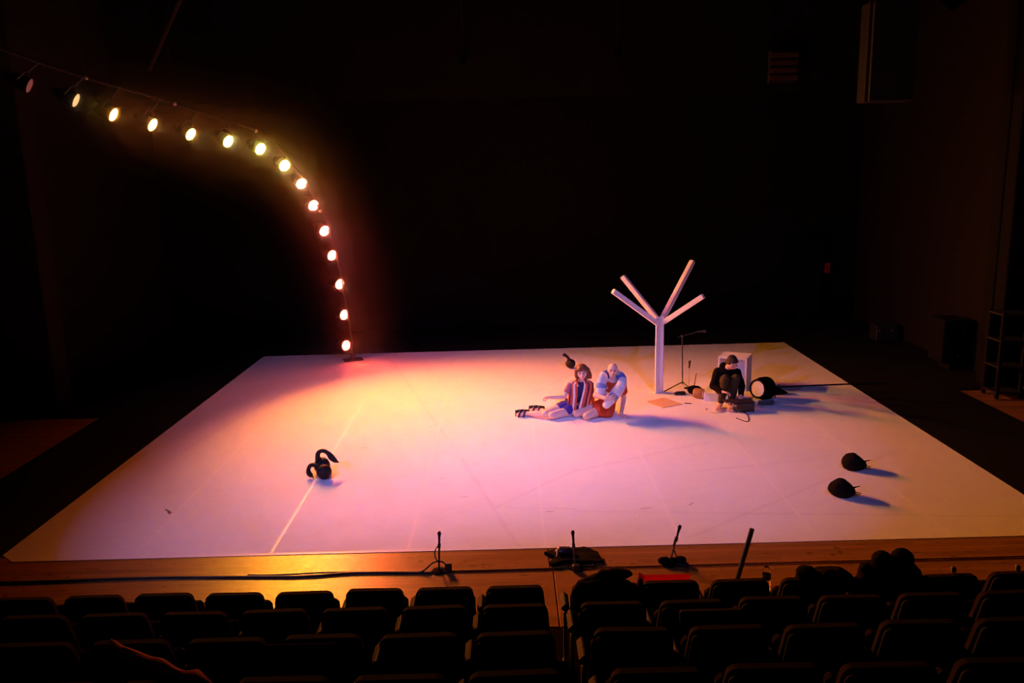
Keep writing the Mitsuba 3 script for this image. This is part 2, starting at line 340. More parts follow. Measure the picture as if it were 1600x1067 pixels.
# front-of-house bar with its lamps (outside the frame, over the audience)
single('front_lighting_bar', rod(V(-9, -5.4, 7.75), V(6, -5.4, 7.75), 0.03, 8), 'black_metal', 'black pipe over the audience carrying the blue front lamps', 'lighting bar')
for fi, (pos, aim, col, pw) in enumerate(FRONT_LAMPS):
    stage_lamp(pos, aim, col, pw, ['blue-gelled front lamp at the far left over the audience', 'blue-gelled front lamp second from the left over the audience', 'blue-gelled front lamp right of the middle over the audience', 'blue-gelled front lamp at the right end over the audience'][fi], 'front lamps over the audience', V(pos[0], -5.4, 7.75), FRONT_CUT, FRONT_WIDTH, None)

# ------------------------------------------------------------------ stage dressing in the dark
k = thing('hanging_loudspeaker', 'tall black loudspeaker box hanging high at the right of the stage', 'loudspeaker')
part(k, 'cabinet', cbox(0.75, 0.5, 1.6, 0.02, (6.12, 6.2, 5.8)), 'black_metal')
part(k, 'hanger_strap', cbox(0.05, 0.03, 2.4, 0.004, (5.72, 6.0, 6.2)), 'arm_pad')
part(k, 'hanger_wire', rod(V(6.12, 6.2, 6.5), V(6.12, 6.2, 8.9), 0.01, 6), 'black_metal')
k = thing('wall_fixture', 'small ribbed metal fixture high on the border at the upper right', 'fixture')
part(k, 'housing', cbox(0.66, 0.12, 0.7, 0.02, (5.84, 10.75, 6.1)), 'black_metal')
for i in range(4): part(k, 'rib', cbox(0.6, 0.05, 0.1, 0.01, (5.84, 10.66, 6.34 - i * 0.16)), 'brown_dim')
for i, (x, z) in enumerate(((-1.2, 6.4), (2.2, 6.45))):
    k = thing('hanging_lantern', ['small unlit lantern on the border curtain left of centre', 'small unlit lantern on the border curtain right of centre'][i], 'stage light')
    part(k, 'housing', orient(can_mesh(0.26, 0.07), V(x, 10.7, z), V(0, -1, -0.5)), 'lamp_can')
    part(k, 'bracket', rod(V(x, 10.78, z), V(x, 10.85, 8.6), 0.012, 6), 'black_metal')
k = thing('batten_pipe', 'long thin pipe across the top of the stage before the border curtain', 'pipe')
part(k, 'pipe', rod(V(-8, 10.72, 5.6), V(8, 10.72, 5.6), 0.014, 8), 'black_floor')
for x in (-5, 0, 5): part(k, 'wire', rod(V(x, 10.72, 5.6), V(x, 10.72, 8.9), 0.005, 5), 'black_metal')
k = thing('ceiling_lamp_housing', 'round red-lit lamp housing at the top right corner', 'stage light')
part(k, 'housing', orient(can_mesh(0.5, 0.2), V(6.55, 5.2, 6.45), V(-0.8, 0.2, -0.6)), 'arm_pad')
part(k, 'yoke', cat(rod(V(6.75, 5.1, 6.6), V(6.8, 5.1, 7.2), 0.02), rod(V(6.8, 5.1, 7.2), V(6.8, 5.1, 8.9), 0.02)), 'black_metal')
single('roof_strut', rod(V(-6.6, 7, 5.9), V(-5.9, 7, 7.1), 0.05, 8), 'arm_pad', 'slanting red-lit pipe at the top left above the arch', 'pipe')
labels['door_1'] = {'kind': 'structure'}
part('door_1', 'leaf', cbox(0.62, 0.06, 2.2, 0.01, (7.45, 12.88, 1.1)), 'black_floor')
single('door_sign', cbox(0.14, 0.03, 0.26, 0.006, (7.86, 12.84, 1.35)), 'red_plastic', 'small dull red plate beside the dark door at the right', 'sign')
k = thing('wall_cabinet', 'black equipment box standing against the right wall', 'cabinet')
part(k, 'body', cbox(0.5, 0.55, 0.85, 0.02, (8.25, 7.5, 0.58)), 'black_floor')
part(k, 'plinth', cbox(0.3, 0.4, 0.16, 0.01, (8.35, 7.5, 0.08)), 'black_floor')
part(k, 'handle', cbox(0.02, 0.1, 0.02, 0.004, (8.3, 7.22, 0.3)), 'chrome')
k = thing('gear_case', 'dark equipment case with metal fittings by the foot of the right wall', 'case')
part(k, 'body', cbox(0.5, 0.4, 0.36, 0.02, (8.25, 10.3, 0.18)), 'black_metal')
for dx in (-.17, .12): part(k, 'latch', cbox(0.06, 0.02, 0.07, 0.004, (8.25 + dx, 10.09, 0.24)), 'chrome')
k = thing('side_rack', 'dark upright rack with thin posts at the right edge of the stage', 'rack')
for x, y in ((7.95, 5.25), (8.35, 5.25), (7.95, 5.65), (8.35, 5.65)): part(k, 'post', cbox(0.06, 0.06, 1.5, 0.006, (x, y, 0.75)), 'seat_shell')
for z in (0.1, 0.55, 1.0, 1.45): part(k, 'shelf', cbox(0.46, 0.46, 0.03, 0.004, (8.15, 5.45, z)), 'black_metal')
part(k, 'back_panel', cbox(0.42, 0.02, 1.3, 0.004, (8.15, 5.62, 0.75)), 'black_floor')

# ------------------------------------------------------------------ white tree sculpture
k = thing('tree_sculpture', 'white geometric tree with a channelled post and four straight branches', 'sculpture')
TX, TY = 2.35, 6.16
def fin(d, w0, w1):   # one upright board of the cross-shaped post
    d = V(*d, 0) / np.linalg.norm(d)
    return rotz(cbox(w0 + w1, 0.026, 1.40, 0.002, ((w1 - w0) / 2, 0, 0.70)), math.degrees(math.atan2(d[1], d[0])), (TX + .012, TY, 0.006))
part(k, 'post_board', fin((-.86, -.50), .055, .108), 'white_paint', False)
part(k, 'post_board', fin((.86, -.50), .055, .062), 'white_paint', False)
part(k, 'foot', cbox(0.2, 0.18, 0.015, 0.003, (TX, TY, 0.012)), 'white_paint')
for o, e in ((V(-.05, -.03, 1.29), V(-.88, -.35, 1.94)), (V(-.05, .03, 1.36), V(-.62, .35, 2.10)), (V(.05, .03, 1.36), V(.70, .62, 2.31)), (V(.06, -.03, 1.31), V(.66, -.45, 1.83))):
    d = e - o; L = np.linalg.norm(d)
    part(k, 'branch', orient(cbox(0.085, 0.085, L, 0.003, (0, 0, L / 2)), V(TX, TY, 0) + o, d), 'white_paint')

# ------------------------------------------------------------------ microphones and music things
def mic_head(a, d, t, r=0.02, L=0.15, name='microphone'):
    d = np.asarray(d, float) / np.linalg.norm(d)
    m = lathe([(0, 0), (r * .55, 0), (r * .8, L * .68), (r * 1.05, L * .74), (r * 1.15, L * .86), (r * .8, L * .97), (0, L)], 14)
    return part(t, name, orient(m, a, d), 'black_metal')
k = thing('boom_microphone_stand', 'tall black boom microphone stand beside the white tree post', 'microphone stand')
b = V(2.82, 6.38, 0)
part(k, 'pole', rod(b + V(0, 0, .1), b + V(-.02, 0, 1.02), 0.011), 'black_metal')
for e in (V(2.44, 6.2, .012), V(2.98, 6.15, .012), V(2.88, 6.72, .012)): part(k, 'leg', rod(b + V(0, 0, .14), e, 0.009, 6), 'black_metal')
part(k, 'boom', rod(b + V(-.1, 0, .975), b + V(.27, 0, 1.075), 0.008, 6), 'black_metal')
part(k, 'clutch', ball(b + V(-.02, 0, 1.0), 0.026, n=1), 'black_metal')
mic_head(b + V(.25, 0, 1.075), V(1, 0, .05), k, 0.024, 0.17)
k = thing('short_microphone_stand', 'short microphone on a thin silver rod next to the boom stand', 'microphone stand')
b = V(2.945, 6.42, 0)
part(k, 'base', lathe([(0, 0), (.09, 0), (.09, .012), (.02, .03), (0, .03)], 20).apply_translation(b), 'black_metal')
part(k, 'rod', rod(b + V(0, 0, .02), b + V(0, 0, .39), 0.008, 8), 'chrome', label='silver rod')
part(k, 'clip', cbox(.03, .03, .03, .006, b + V(0, 0, .38)), 'chrome')
mic_head(b + V(0, 0, .38), V(.05, 0, 1), k, 0.024, 0.15)
k = thing('hand_drum', 'small brown wooden drum lying on its side beside the microphone stands', 'drum')
d0, ax = V(2.9, 5.78, .095), V(.72, -.45, .0)
part(k, 'shell', orient(lathe([(.075, 0), (.09, .03), (.09, .14), (.075, .17), (.07, .17), (.07, 0), (.075, 0)], 20), d0, ax), 'brown_wood')
part(k, 'skin', orient(lathe([(0, -.002), (.074, -.002), (.074, .006), (0, .006)], 20), d0, ax), 'board_tan')
part(k, 'skin', orient(lathe([(0, .166), (.074, .166), (.074, .173), (0, .173)], 20), d0, ax), 'pale_thing')
single('black_pouch', rumple(ball((2.96, 6.02, .085), .1, (1.35, .9, .85), 3), .02, 9), 'black_cloth', 'crumpled black pouch lying behind the small wooden drum', 'pouch', smooth=True)
single('drumstick', rod(V(2.96, 6.06, .12), V(3.01, 6.12, .36), 0.008, 6), 'hair_red', 'thin brown stick standing up from the black pouch', 'drumstick')
single('small_foot_pedal', cat(cbox(.2, .1, .03, .006, (2.7, 6.0, .02)), rotz(cbox(.16, .09, .012, .004), 8, (2.71, 6.0, .05))), 'black_metal', 'low dark pedal on the floor at the left of the black pouch', 'pedal')
from shapely.geometry import Polygon
m = trimesh.creation.extrude_polygon(Polygon([(2.03, 5.6), (2.38, 5.81), (2.62, 5.38), (2.24, 5.18)]), 0.008, engine='earcut'); m.apply_translation((0, 0, .004))
single('tan_board', m, 'board_tan', 'thin tan square board lying flat on the floor before the white tree', 'board')
single('small_scrap', rotz(cbox(.12, .03, .01, .003), -20, (2.72, 5.42, .009)), 'cable', 'tiny dark scrap on the floor right of the tan board', 'scrap')
k = thing('white_cube_shelf', 'open white box standing behind the seated man in black', 'box')
W, D, H, t = .52, .46, .60, .03
for nm, mm in (('side_panel', cbox(t, D, H, .003, (-W / 2 + t / 2, D / 2, H / 2))), ('side_panel', cbox(t, D, H, .003, (W / 2 - t / 2, D / 2, H / 2))), ('top_panel', cbox(W - 2 * t, D, t, .003, (0, D / 2, H - t / 2))), ('bottom_panel', cbox(W - 2 * t, D, t, .003, (0, D / 2, t / 2))), ('back_panel', cbox(W - 2 * t, .02, H - 2 * t, .001, (0, D - .012, H / 2)))):
    part(k, nm, rotz(mm, -27, (3.69, 6.25, .004)), 'white_paint')
k = thing('white_bench_block', 'low white block that the man in black sits on', 'block')
part(k, 'body', rotz(cbox(.5, .42, .15, .006), -20, (3.33, 5.68, .08)), 'white_paint')
k = thing('bass_drum', 'black bass drum with a pale round head beside the man in black', 'drum')
c, ax = V(3.945, 5.50, .215), V(-.80, -.58, .10); ax /= np.linalg.norm(ax)
part(k, 'shell', orient(lathe([(.135, 0), (.17, -.01), (.195, -.12), (.195, -.24), (.17, -.27), (0, -.27), (0, -.255), (.15, -.255), (.135, 0)], 32), c, ax), 'black_metal')
part(k, 'hoop', orient(lathe([(.132, .0), (.165, .0), (.17, .012), (.165, .024), (.140, .024), (.132, .0)], 32), c, ax), 'black_floor')
part(k, 'drum_head', orient(lathe([(0, .006), (.138, .006), (.138, .012), (0, .016)], 32), c, ax), 'drum_head', label='pale pink drum skin')
for s in (-1, 1): part(k, 'spur', rod(c - ax * .2 + V(s * .15, 0, -.08), V(c[0] + .15 + s * .2, c[1] + .15, .012), .012, 6), 'black_metal')
part(k, 'lug', rod(c - ax * .2 + V(.17, .0, .03), c - ax * .2 + V(.25, 0, .05), .012, 6), 'black_metal')
k = thing('drum_wedge', 'black wedge shaped stand at the right of the bass drum', 'stand')
m = trimesh.convex.convex_hull(np.array([(4.32, 5.80, .005), (4.62, 5.90, .005), (4.34, 6.05, .005), (4.34, 5.84, .20), (4.36, 5.98, .18)]))
part(k, 'body', m, 'black_cloth')
k = thing('floor_monitor', 'black low monitor box lying under the bass drum front', 'monitor')
m = trimesh.convex.convex_hull(np.array([(3.88, 5.26, .005), (4.12, 5.20, .005), (4.18, 5.36, .005), (3.92, 5.40, .005), (3.90, 5.28, .07), (4.13, 5.22, .09), (4.17, 5.36, .04), (3.93, 5.39, .04)]))
part(k, 'body', m, 'black_metal')
single('drum_cable', tube(spline([V(4.3, 6.25, .012), V(4.8, 6.33, .012), V(5.4, 6.37, .012), V(5.95, 6.4, .012), V(6.6, 6.42, .01)], 24), .016, 6), 'cable', 'thick black cable running from the bass drum off the right edge', 'cable')
single('loop_cable', tube(spline([V(3.5, 4.92, .01), V(3.53, 4.7, .008), V(3.5, 4.5, .008), V(3.42, 4.3, .008), V(3.36, 4.38, .008), V(3.3, 4.5, .008)], 30), .006, 5), 'cable', 'thin black cable curling on the floor in front of the instrument case', 'cable')
single('thin_cable', tube(spline([V(2.98, 5.1, .008), V(2.92, 5.0, .008), V(2.96, 4.86, .008), V(3.1, 4.82, .008), V(3.25, 4.9, .008)], 24), .006, 5), 'board_tan', 'pale wire loop on the floor at the feet of the man in black', 'cable')
# ------------------------------------------------------------------ people: hulls of spheres joined into one smooth body
MF = m3.Manifold
def sph(c, r, n=16): return MF.sphere(r, n).translate([float(x) for x in c])
def hull(*cr): return MF.batch_hull([sph(c, r) for c, r in cr])
def chain(*cr): return [hull(a, b) for a, b in zip(cr[:-1], cr[1:])]
def union(*l): return MF.batch_boolean([x for m in l for x in (m if isinstance(m, list) else [m])], m3.OpType.Add)
def smooth_mesh(m, size=0.014, it=6):
    q = m.refine_to_length(size).to_mesh()
    t = trimesh.Trimesh(q.vert_properties[:, :3].astype(float), q.tri_verts, process=True)
    if it: trimesh.smoothing.filter_taubin(t, lamb=0.5, nu=0.52, iterations=it)
    return t
def frame(face, up=(0, 0, 1), roll=0.0):
    """Columns: right, back (-face), up."""
    y = -np.asarray(face, float); y /= np.linalg.norm(y)
    x = np.cross(y, up); x /= np.linalg.norm(x)
    z = np.cross(x, y)
    c, s = math.cos(roll), math.sin(roll)
    return np.stack([c * x + s * z, y, -s * x + c * z], 1)
class Head:
    def __init__(self, c, face, roll=0.0, s=1.0):
        self.c, self.R, self.s = np.asarray(c, float), frame(face, roll=roll), s
    def p(self, x, y, z): return self.c + self.R @ (V(x, y, z) * self.s)
    def solid(self, neck, rn=0.052):
        p, s = self.p, self.s
        skull = hull((p(0, .03, .028), .078 * s), (p(0, -.02, .034), .071 * s), (p(0, -.03, -.055), .046 * s), (p(0, -.058, -.085), .024 * s), (p(.042, -.04, -.018), .030 * s), (p(-.042, -.04, -.018), .030 * s))
        nose = hull((p(0, -.088, .008), .009 * s), (p(0, -.113, -.028), .011 * s), (p(.012, -.098, -.033), .010 * s), (p(-.012, -.098, -.033), .010 * s))
        brow = hull((p(.034, -.083, .027), .011 * s), (p(-.034, -.083, .027), .011 * s))
        lips = hull((p(.018, -.086, -.061), .009 * s), (p(-.018, -.086, -.061), .009 * s), (p(0, -.092, -.061), .009 * s))
        ears = [hull((p(k * .079, .006, .008), .014 * s), (p(k * .076, .012, -.026), .010 * s)) for k in (-1, 1)]
        m = union(skull, nose, brow, lips, ears)
        for k in (-1, 1): m = m - sph(p(k * .031, -.101, .007), .015 * s)
        return [m] + chain((p(0, .02, -.06), rn), (neck, rn * 1.08))
    def features(self, t, brow=None, mouth='lip'):
        p = self.p
        for k in (-1, 1):
            part(t, 'eye', ball(p(k * .031, -.084, .006), .0125 * self.s, n=1), 'eye_dark', True)
            if brow: part(t, 'eyebrow', rod(p(k * .014, -.093, .028), p(k * .046, -.082, .028), .0045 * self.s, 5), brow)
        part(t, 'mouth', tube([p(-.02, -.092, -.061), p(0, -.101, -.06), p(.02, -.092, -.061)], [.003, .006, .003], 6), mouth)
def hand(wrist, d, n, curl=0.4, spread=0.12, side=1, s=1.0):
    """Palm, four fingers and a thumb; d: direction of the fingers, n: the way the palm faces (fingers bend that way)."""
    d = np.asarray(d, float); d /= np.linalg.norm(d)
    n = np.asarray(n, float); n = n - d * (n @ d); n /= np.linalg.norm(n)
    b = np.cross(d, n) * side
    w = np.asarray(wrist, float)
    out = [hull((w, .021 * s), (w + (d * .08 + b * .030) * s, .012 * s), (w + (d * .08 - b * .030) * s, .011 * s), (w + (d * .03 + b * .027) * s, .014 * s), (w + (d * .03 - b * .022) * s, .013 * s))]
    for i, (o, L) in enumerate(((.030, .070), (.010, .078), (-.010, .072), (-.029, .058))):
        q, a = w + (d * .082 + b * o) * s, spread * (1.5 - i)
        for k, l in enumerate((.45, .32, .23)):
            ang = curl * (k + .55)
            dd = d * math.cos(ang) + n * math.sin(ang) + b * a * .4
            q2 = q + dd / np.linalg.norm(dd) * L * l * s
            out.append(hull((q, (.0095 - .001 * k) * s), (q2, (.0085 - .001 * k) * s))); q = q2
    q = w + (d * .025 + b * .027) * s
    for k, l in enumerate((.035, .032, .026)):
        dd = d * (.55 + .25 * k) + b * (.75 - .35 * k) + n * (.25 + curl * .3 * k)
        q2 = q + dd / np.linalg.norm(dd) * l * s
        out.append(hull((q, (.013 - .0015 * k) * s), (q2, (.0115 - .0015 * k) * s))); q = q2
    return out
def hair_shell(h, pts): return union([hull(*[(h.p(*c), r * h.s) for c, r in grp]) for grp in pts])

# --- the woman in the striped open shirt
k = thing('person', 'seated woman in striped open shirt and purple shorts, legs stretched to her right, in sandals', 'person')
h = Head((.848, 4.93, .722), (-.12, -1, .08), roll=.08, s=1.07)
neck = V(.83, 4.985, .575)
rsh, lsh = V(.655, 4.96, .525), V(.985, 5.03, .505)
torso = [hull((V(.73, 5.0, .45), .095), (V(.90, 5.02, .44), .095), (V(.70, 5.0, .27), .10), (V(.73, 5.01, .27), .09)), hull((V(.68, 5.0, .28), .105), (V(.57, 4.96, .13), .11), (V(.69, 4.96, .12), .11)),
         hull((rsh, .05), (V(.82, 4.99, .54), .06), (lsh, .05), (V(.80, 5.0, .44), .09))]
arms = chain((rsh, .048), (V(.535, 4.86, .33), .038), (V(.315, 4.78, .355), .026)) + chain((lsh, .048), (V(1.03, 5.09, .26), .038), (V(1.045, 5.03, .06), .026))
legs = chain((V(.54, 4.93, .14), .098), (V(.215, 4.73, .088), .064), (V(.20, 4.745, .08), .056), (V(.09, 4.80, .075), .055), (V(-.075, 4.89, .06), .034)) + chain((V(.655, 4.89, .09), .092), (V(.325, 4.675, .075), .066), (V(.29, 4.76, .07), .054), (V(.18, 5.07, .052), .033))
feet = [hull((V(-.065, 4.9, .055), .036), (V(-.09, 4.95, .045), .032), (V(-.20, 4.885, .052), .034), (V(-.235, 4.88, .046), .028))] + [hull((V(.19, 5.07, .05), .034), (V(.19, 5.13, .045), .030), (V(.04, 5.14, .046), .032), (V(-.005, 5.14, .042), .027))]
hands = hand(V(.31, 4.78, .356), (-1, -.1, .02), (0.1, -.5, -.8), .9, .08, -1) + hand(V(1.045, 5.03, .055), (.35, -.9, -.25), (0, .1, -1), .25, .2, 1)
part(k, 'body', smooth_mesh(union(h.solid(neck), torso, arms, legs, feet, hands), .013, 5), 'skin_pale', True)
h.features(k, 'hair_red')
part(k, 'hair', rumple(smooth_mesh(hair_shell(h, [
    [((0, .035, .045), .094), ((0, -.015, .062), .080), ((0, .05, -.03), .088)],
    [((.05, -.072, .052), .024), ((-.05, -.072, .052), .024), ((0, -.03, .085), .052), ((0, -.088, .048), .016)],
    [((.074, -.02, .04), .040), ((.090, 0, -.04), .036), ((.095, .03, -.085), .028), ((.05, .05, -.05), .055)],
    [((-.074, -.02, .04), .040), ((-.088, -.005, -.035), .032), ((-.085, .03, -.07), .028), ((-.05, .05, -.05), .05)],
    [((.06, .05, .02), .065), ((.11, .06, -.07), .035), ((.125, .06, -.10), .016)]]), .014, 3), .008, 40), 'hair_red', True)
part(k, 'top', smooth_mesh(union(hull((V(.73, 4.985, .45), .107), (V(.90, 5.0, .44), .107), (V(.69, 4.985, .25), .112)), hull((rsh + V(.04, 0, -.01), .056), (V(.82, 4.98, .52), .068), (lsh + V(-.04, 0, 0), .056), (V(.8, 4.98, .42), .1)), hull((V(.68, 4.99, .27), .112), (V(.62, 4.96, .16), .12))), .02, 4), 'navy', True)
for a, b in ((rsh, V(.535, 4.86, .33)), (lsh, V(1.03, 5.09, .26))):
    part(k, 'sleeve', smooth_mesh(hull((a + (b - a) * .02, .050), (a + (b - a) * .52, .056)), .02, 2), 'mauve', True, label='mauve short sleeve')
part(k, 'shorts', rumple(smooth_mesh(union(chain((V(.60, 4.95, .15), .12), (V(.47, 4.885, .14), .092)), chain((V(.665, 4.92, .12), .12), (V(.58, 4.845, .105), .098))), .02, 3), .008, 14), 'purple', True)
# open striped shirt: a shell around the torso, open down the front, closed over the shoulders
def wrap(rows, gap_top, gap_bottom, thick, nu=64):
    v, uv, n = [], [], len(rows)
    for side in (0, 1):
        for i, (c, a, b) in enumerate(rows):
            g = gap_top + (gap_bottom - gap_top) * i / (n - 1)
            th = np.linspace(-math.pi / 2 + g, 1.5 * math.pi - g, nu)
            wob = 1 + .05 * np.sin(th * 9 + i * .6) * min(1, i / 3)
            q = np.stack([c[0] + (a + side * -thick) * np.cos(th) * wob, c[1] + (b + side * -thick) * np.sin(th) * wob, np.full(nu, c[2])], 1)
            v.append(q); uv.append(np.stack([np.linspace(0, 1, nu), np.full(nu, i / n)], 1))
    v, uv, f = np.vstack(v), np.vstack(uv), []
    N = n * nu
    for i in range(n - 1):
        for j in range(nu - 1):
            a = i * nu + j
            f += [(a, a + nu, a + 1), (a + 1, a + nu, a + nu + 1), (N + a, N + a + 1, N + a + nu), (N + a + 1, N + a + nu + 1, N + a + nu)]
        for a in (i * nu, i * nu + nu - 1): f += [(a, N + a, a + nu), (a + nu, N + a, N + a + nu)]
    for j in range(nu - 1):
        for a in (j, (n - 1) * nu + j): f += [(a, a + 1, N + a), (a + 1, N + a + 1, N + a)]
    return trimesh.Trimesh(v, f, process=False), uv
rows = [(V(.832, 4.985, .60), .080, .080), (V(.828, 4.99, .58), .125, .095), (V(.822, 4.99, .56), .175, .108), (V(.818, 4.99, .525), .215, .125), (V(.81, 4.985, .46), .222, .145), (V(.80, 4.98, .38), .215, .155),
        (V(.785, 4.975, .30), .212, .160), (V(.77, 4.97, .22), .215, .170), (V(.755, 4.965, .15), .220, .178), (V(.75, 4.96, .06), .225, .185)]
m, uv = wrap(rows, .36, .05, .008)
part(k, 'striped_shirt', m, 'stripes', True, 'red, white and dark striped open shirt', uv=uv)
m = tube(spline([V(.775, 4.885, .50), V(.755, 4.93, .585), V(.80, 5.06, .625), V(.87, 5.06, .62), V(.905, 4.94, .575), V(.875, 4.885, .49)], 24), [.012] + [.026] * 22 + [.012], 8, .6)
part(k, 'collar', m, 'stripes', True, uv=np.stack([np.linspace(0, .4, len(m.vertices)), np.zeros(len(m.vertices))], 1))
m = cat(*[rod(V(.60 + i * .032, 4.81 - .02 * math.sin(i / 9 * 3.1), .085), V(.60 + i * .034, 4.80 - .02 * math.sin(i / 9 * 3.1), .035), .006, 5) for i in range(10)])
part(k, 'fringe', m, 'mauve')
def sandal(t, heel, toe, side, up):
    heel, toe, side, up = (np.asarray(x, float) for x in (heel, toe, side, up))
    sole = hull((heel + up * 0, .012), (toe, .010), (heel + side * .07, .012), (toe + side * .085, .010), ((heel + toe) / 2 + side * .09, .010))
    s = part(t, 'sandal', smooth_mesh(sole, .02, 2), 'sandal', True, label='dark strapped sandal')
    return s
for (heel, toe, side, up), straps in (((V(-.05, 4.955, .02), V(-.262, 4.905, .02), V(0, .15, .9), V(0, 1, 0)), ((-.205, 4.888, .046), (-.125, 4.91, .048))), ((V(.22, 5.165, .015), V(-.03, 5.165, .015), V(0, .15, .8), V(0, 1, 0)), ((.035, 5.135, .043), (.12, 5.12, .045)))):
    s = sandal(k, heel, toe, side / np.linalg.norm(side), up)
    for x, y, r in straps:
        ang = np.linspace(0, 2 * np.pi, 17)
        part(s, 'strap', tube(np.stack([np.full(17, x) + .012 * np.sin(ang), y + r * np.cos(ang), .052 + r * 1.05 * np.sin(ang)], 1), .017, 6), 'sandal')

# --- the bald man in the orange tunic
k = thing('person', 'bald man in orange tunic, kneeling sideways, hugging a blue and white towel roll', 'person')
h = Head((1.337, 4.79, .79), (-.10, -1, .02), roll=-.05, s=1.02)
neck = V(1.348, 4.84, .64)
rsh, lsh = V(1.16, 4.84, .555), V(1.515, 4.92, .52)
torso = [hull((V(1.25, 4.87, .48), .105), (V(1.42, 4.90, .47), .105), (V(1.29, 4.90, .27), .11)), hull((V(1.28, 4.90, .28), .11), (V(1.17, 4.88, .12), .11), (V(1.26, 4.88, .12), .11)), hull((rsh, .055), (V(1.345, 4.85, .60), .06), (lsh, .055), (V(1.33, 4.88, .45), .1))]
arms = chain((rsh, .052), (V(1.035, 4.62, .415), .043), (V(1.185, 4.455, .405), .030)) + chain((lsh, .052), (V(1.54, 4.95, .25), .042), (V(1.475, 4.76, .055), .030))
legs = chain((V(1.16, 4.82, .12), .095), (V(.885, 4.60, .072), .066), (V(.95, 4.68, .065), .06), (V(1.24, 4.98, .06), .038)) + chain((V(1.14, 4.94, .14), .095), (V(.735, 4.76, .070), .064), (V(.82, 4.86, .065), .058), (V(1.12, 5.12, .055), .036))
feet = [hull((V(1.24, 4.98, .06), .036), (V(1.28, 5.02, .045), .034), (V(1.36, 5.10, .035), .026))] + [hull((V(1.12, 5.12, .055), .036), (V(1.16, 5.16, .045), .034), (V(1.27, 5.24, .035), .026))]
hands = hand(V(1.185, 4.455, .405), (.97, -.06, .16), (.1, .9, -.1), .35, .12, 1, 1.08) + hand(V(1.478, 4.75, .045), (.62, -.72, -.12), (0, 0, -1), .12, .25, -1)
part(k, 'body', smooth_mesh(union(h.solid(neck, .056), torso, arms, legs, feet, hands), .013, 5), 'skin_man', True)
h.features(k, 'hair_dark')
part(k, 'tunic', rumple(smooth_mesh(union(
    hull((V(1.25, 4.88, .47), .115), (V(1.42, 4.91, .46), .115), (V(1.30, 4.91, .27), .12)), hull((V(1.29, 4.91, .30), .122), (V(1.17, 4.88, .12), .13), (V(1.265, 4.87, .11), .12)),
    hull((V(1.20, 4.86, .16), .13), (V(1.10, 4.84, .17), .095), (V(1.10, 4.75, .12), .10), (V(1.22, 4.76, .09), .09)), hull((V(1.23, 4.82, .10), .11), (V(1.29, 4.74, .05), .045), (V(1.22, 4.71, .05), .045)),
    hull((rsh, .064), (V(1.345, 4.86, .575), .07), (lsh, .064), (V(1.33, 4.88, .42), .112)),
    hull((rsh, .066), (rsh + V(-.06, -.10, -.07), .062)), hull((lsh, .068), (lsh + V(.02, .01, -.13), .066))), .018, 4), .010, 11, 3), 'orange_cloth', True, 'orange-red short-sleeved tunic')
P = spline([V(1.175, 4.63, .37), V(1.13, 4.66, .47), V(1.14, 4.71, .585), V(1.22, 4.90, .665), V(1.37, 4.98, .67), V(1.475, 4.86, .65), V(1.475, 4.71, .58), V(1.39, 4.63, .47), V(1.28, 4.57, .36), V(1.20, 4.52, .275), V(1.17, 4.51, .235)], 60)
rr = np.interp(np.linspace(0, 1, 60), [0, .04, .12, .3, .45, .6, .75, .88, .97, 1], [.05, .085, .105, .09, .08, .09, .115, .10, .075, .04])
m = tube(P, rr, 16, .8)
uv = np.zeros((len(m.vertices), 2)); uv[:60 * 16, 0] = np.repeat(np.linspace(0, 1, 60), 16); uv[:60 * 16, 1] = np.tile(np.arange(16) / 16, 60); uv[-1, 0] = 1
t2 = thing('towel_roll', 'thick blue and white striped towel roll around the bald man\'s neck', 'towel')
scene[t2] = mikit.ply(m, 'mat_towel', True, uv=uv)

# --- the man in black with the instrument
k = thing('person', 'man in black jacket and olive trousers sitting bowed on the low white block', 'person')
h = Head((3.40, 5.20, .765), (.42, -.72, -.62), roll=.12, s=.98)
neck = V(3.365, 5.30, .66)
rsh, lsh = V(3.20, 5.36, .575), V(3.53, 5.36, .555)
kR, kL = V(3.285, 5.17, .50), V(3.465, 5.17, .495)
torso = [hull((V(3.28, 5.38, .50), .105), (V(3.43, 5.38, .49), .105), (V(3.33, 5.46, .28), .12)), hull((V(3.27, 5.45, .265), .11), (V(3.40, 5.45, .265), .11)), hull((rsh, .055), (V(3.365, 5.32, .61), .06), (lsh, .055), (V(3.35, 5.38, .47), .1))]
arms = chain((rsh, .05), (V(3.105, 5.27, .35), .042), (V(3.225, 5.06, .295), .028)) + chain((lsh, .05), (V(3.585, 5.25, .35), .042), (V(3.525, 5.06, .225), .028))
legs = chain((V(3.28, 5.43, .25), .085), (kR, .06), (V(3.21, 5.12, .10), .038)) + chain((V(3.40, 5.43, .25), .085), (kL, .06), (V(3.37, 5.10, .10), .038))
feet = [hull((V(3.21, 5.14, .06), .036), (V(3.18, 5.07, .045), .036), (V(3.10, 4.96, .032), .026), (V(3.14, 4.95, .032), .026))] + [hull((V(3.37, 5.12, .06), .036), (V(3.35, 5.02, .045), .036), (V(3.29, 4.90, .036), .028), (V(3.33, 4.89, .034), .026))]
toes = [hull((V(3.085 + i * .02, 4.945 - .006 * i, .028), .011), (V(3.075 + i * .02, 4.915 - .006 * i, .022), .010)) for i in range(5)] + [hull((V(3.268 + i * .02, 4.88 - .004 * i, .03), .011), (V(3.258 + i * .02, 4.85 - .004 * i, .024), .010)) for i in range(5)]
hands = hand(V(3.225, 5.06, .295), (.85, -.3, -.1), (.2, -.4, -.8), .7, .1, -1) + hand(V(3.525, 5.06, .225), (-.4, -.8, -.35), (0, .3, -1), .5, .15, 1)
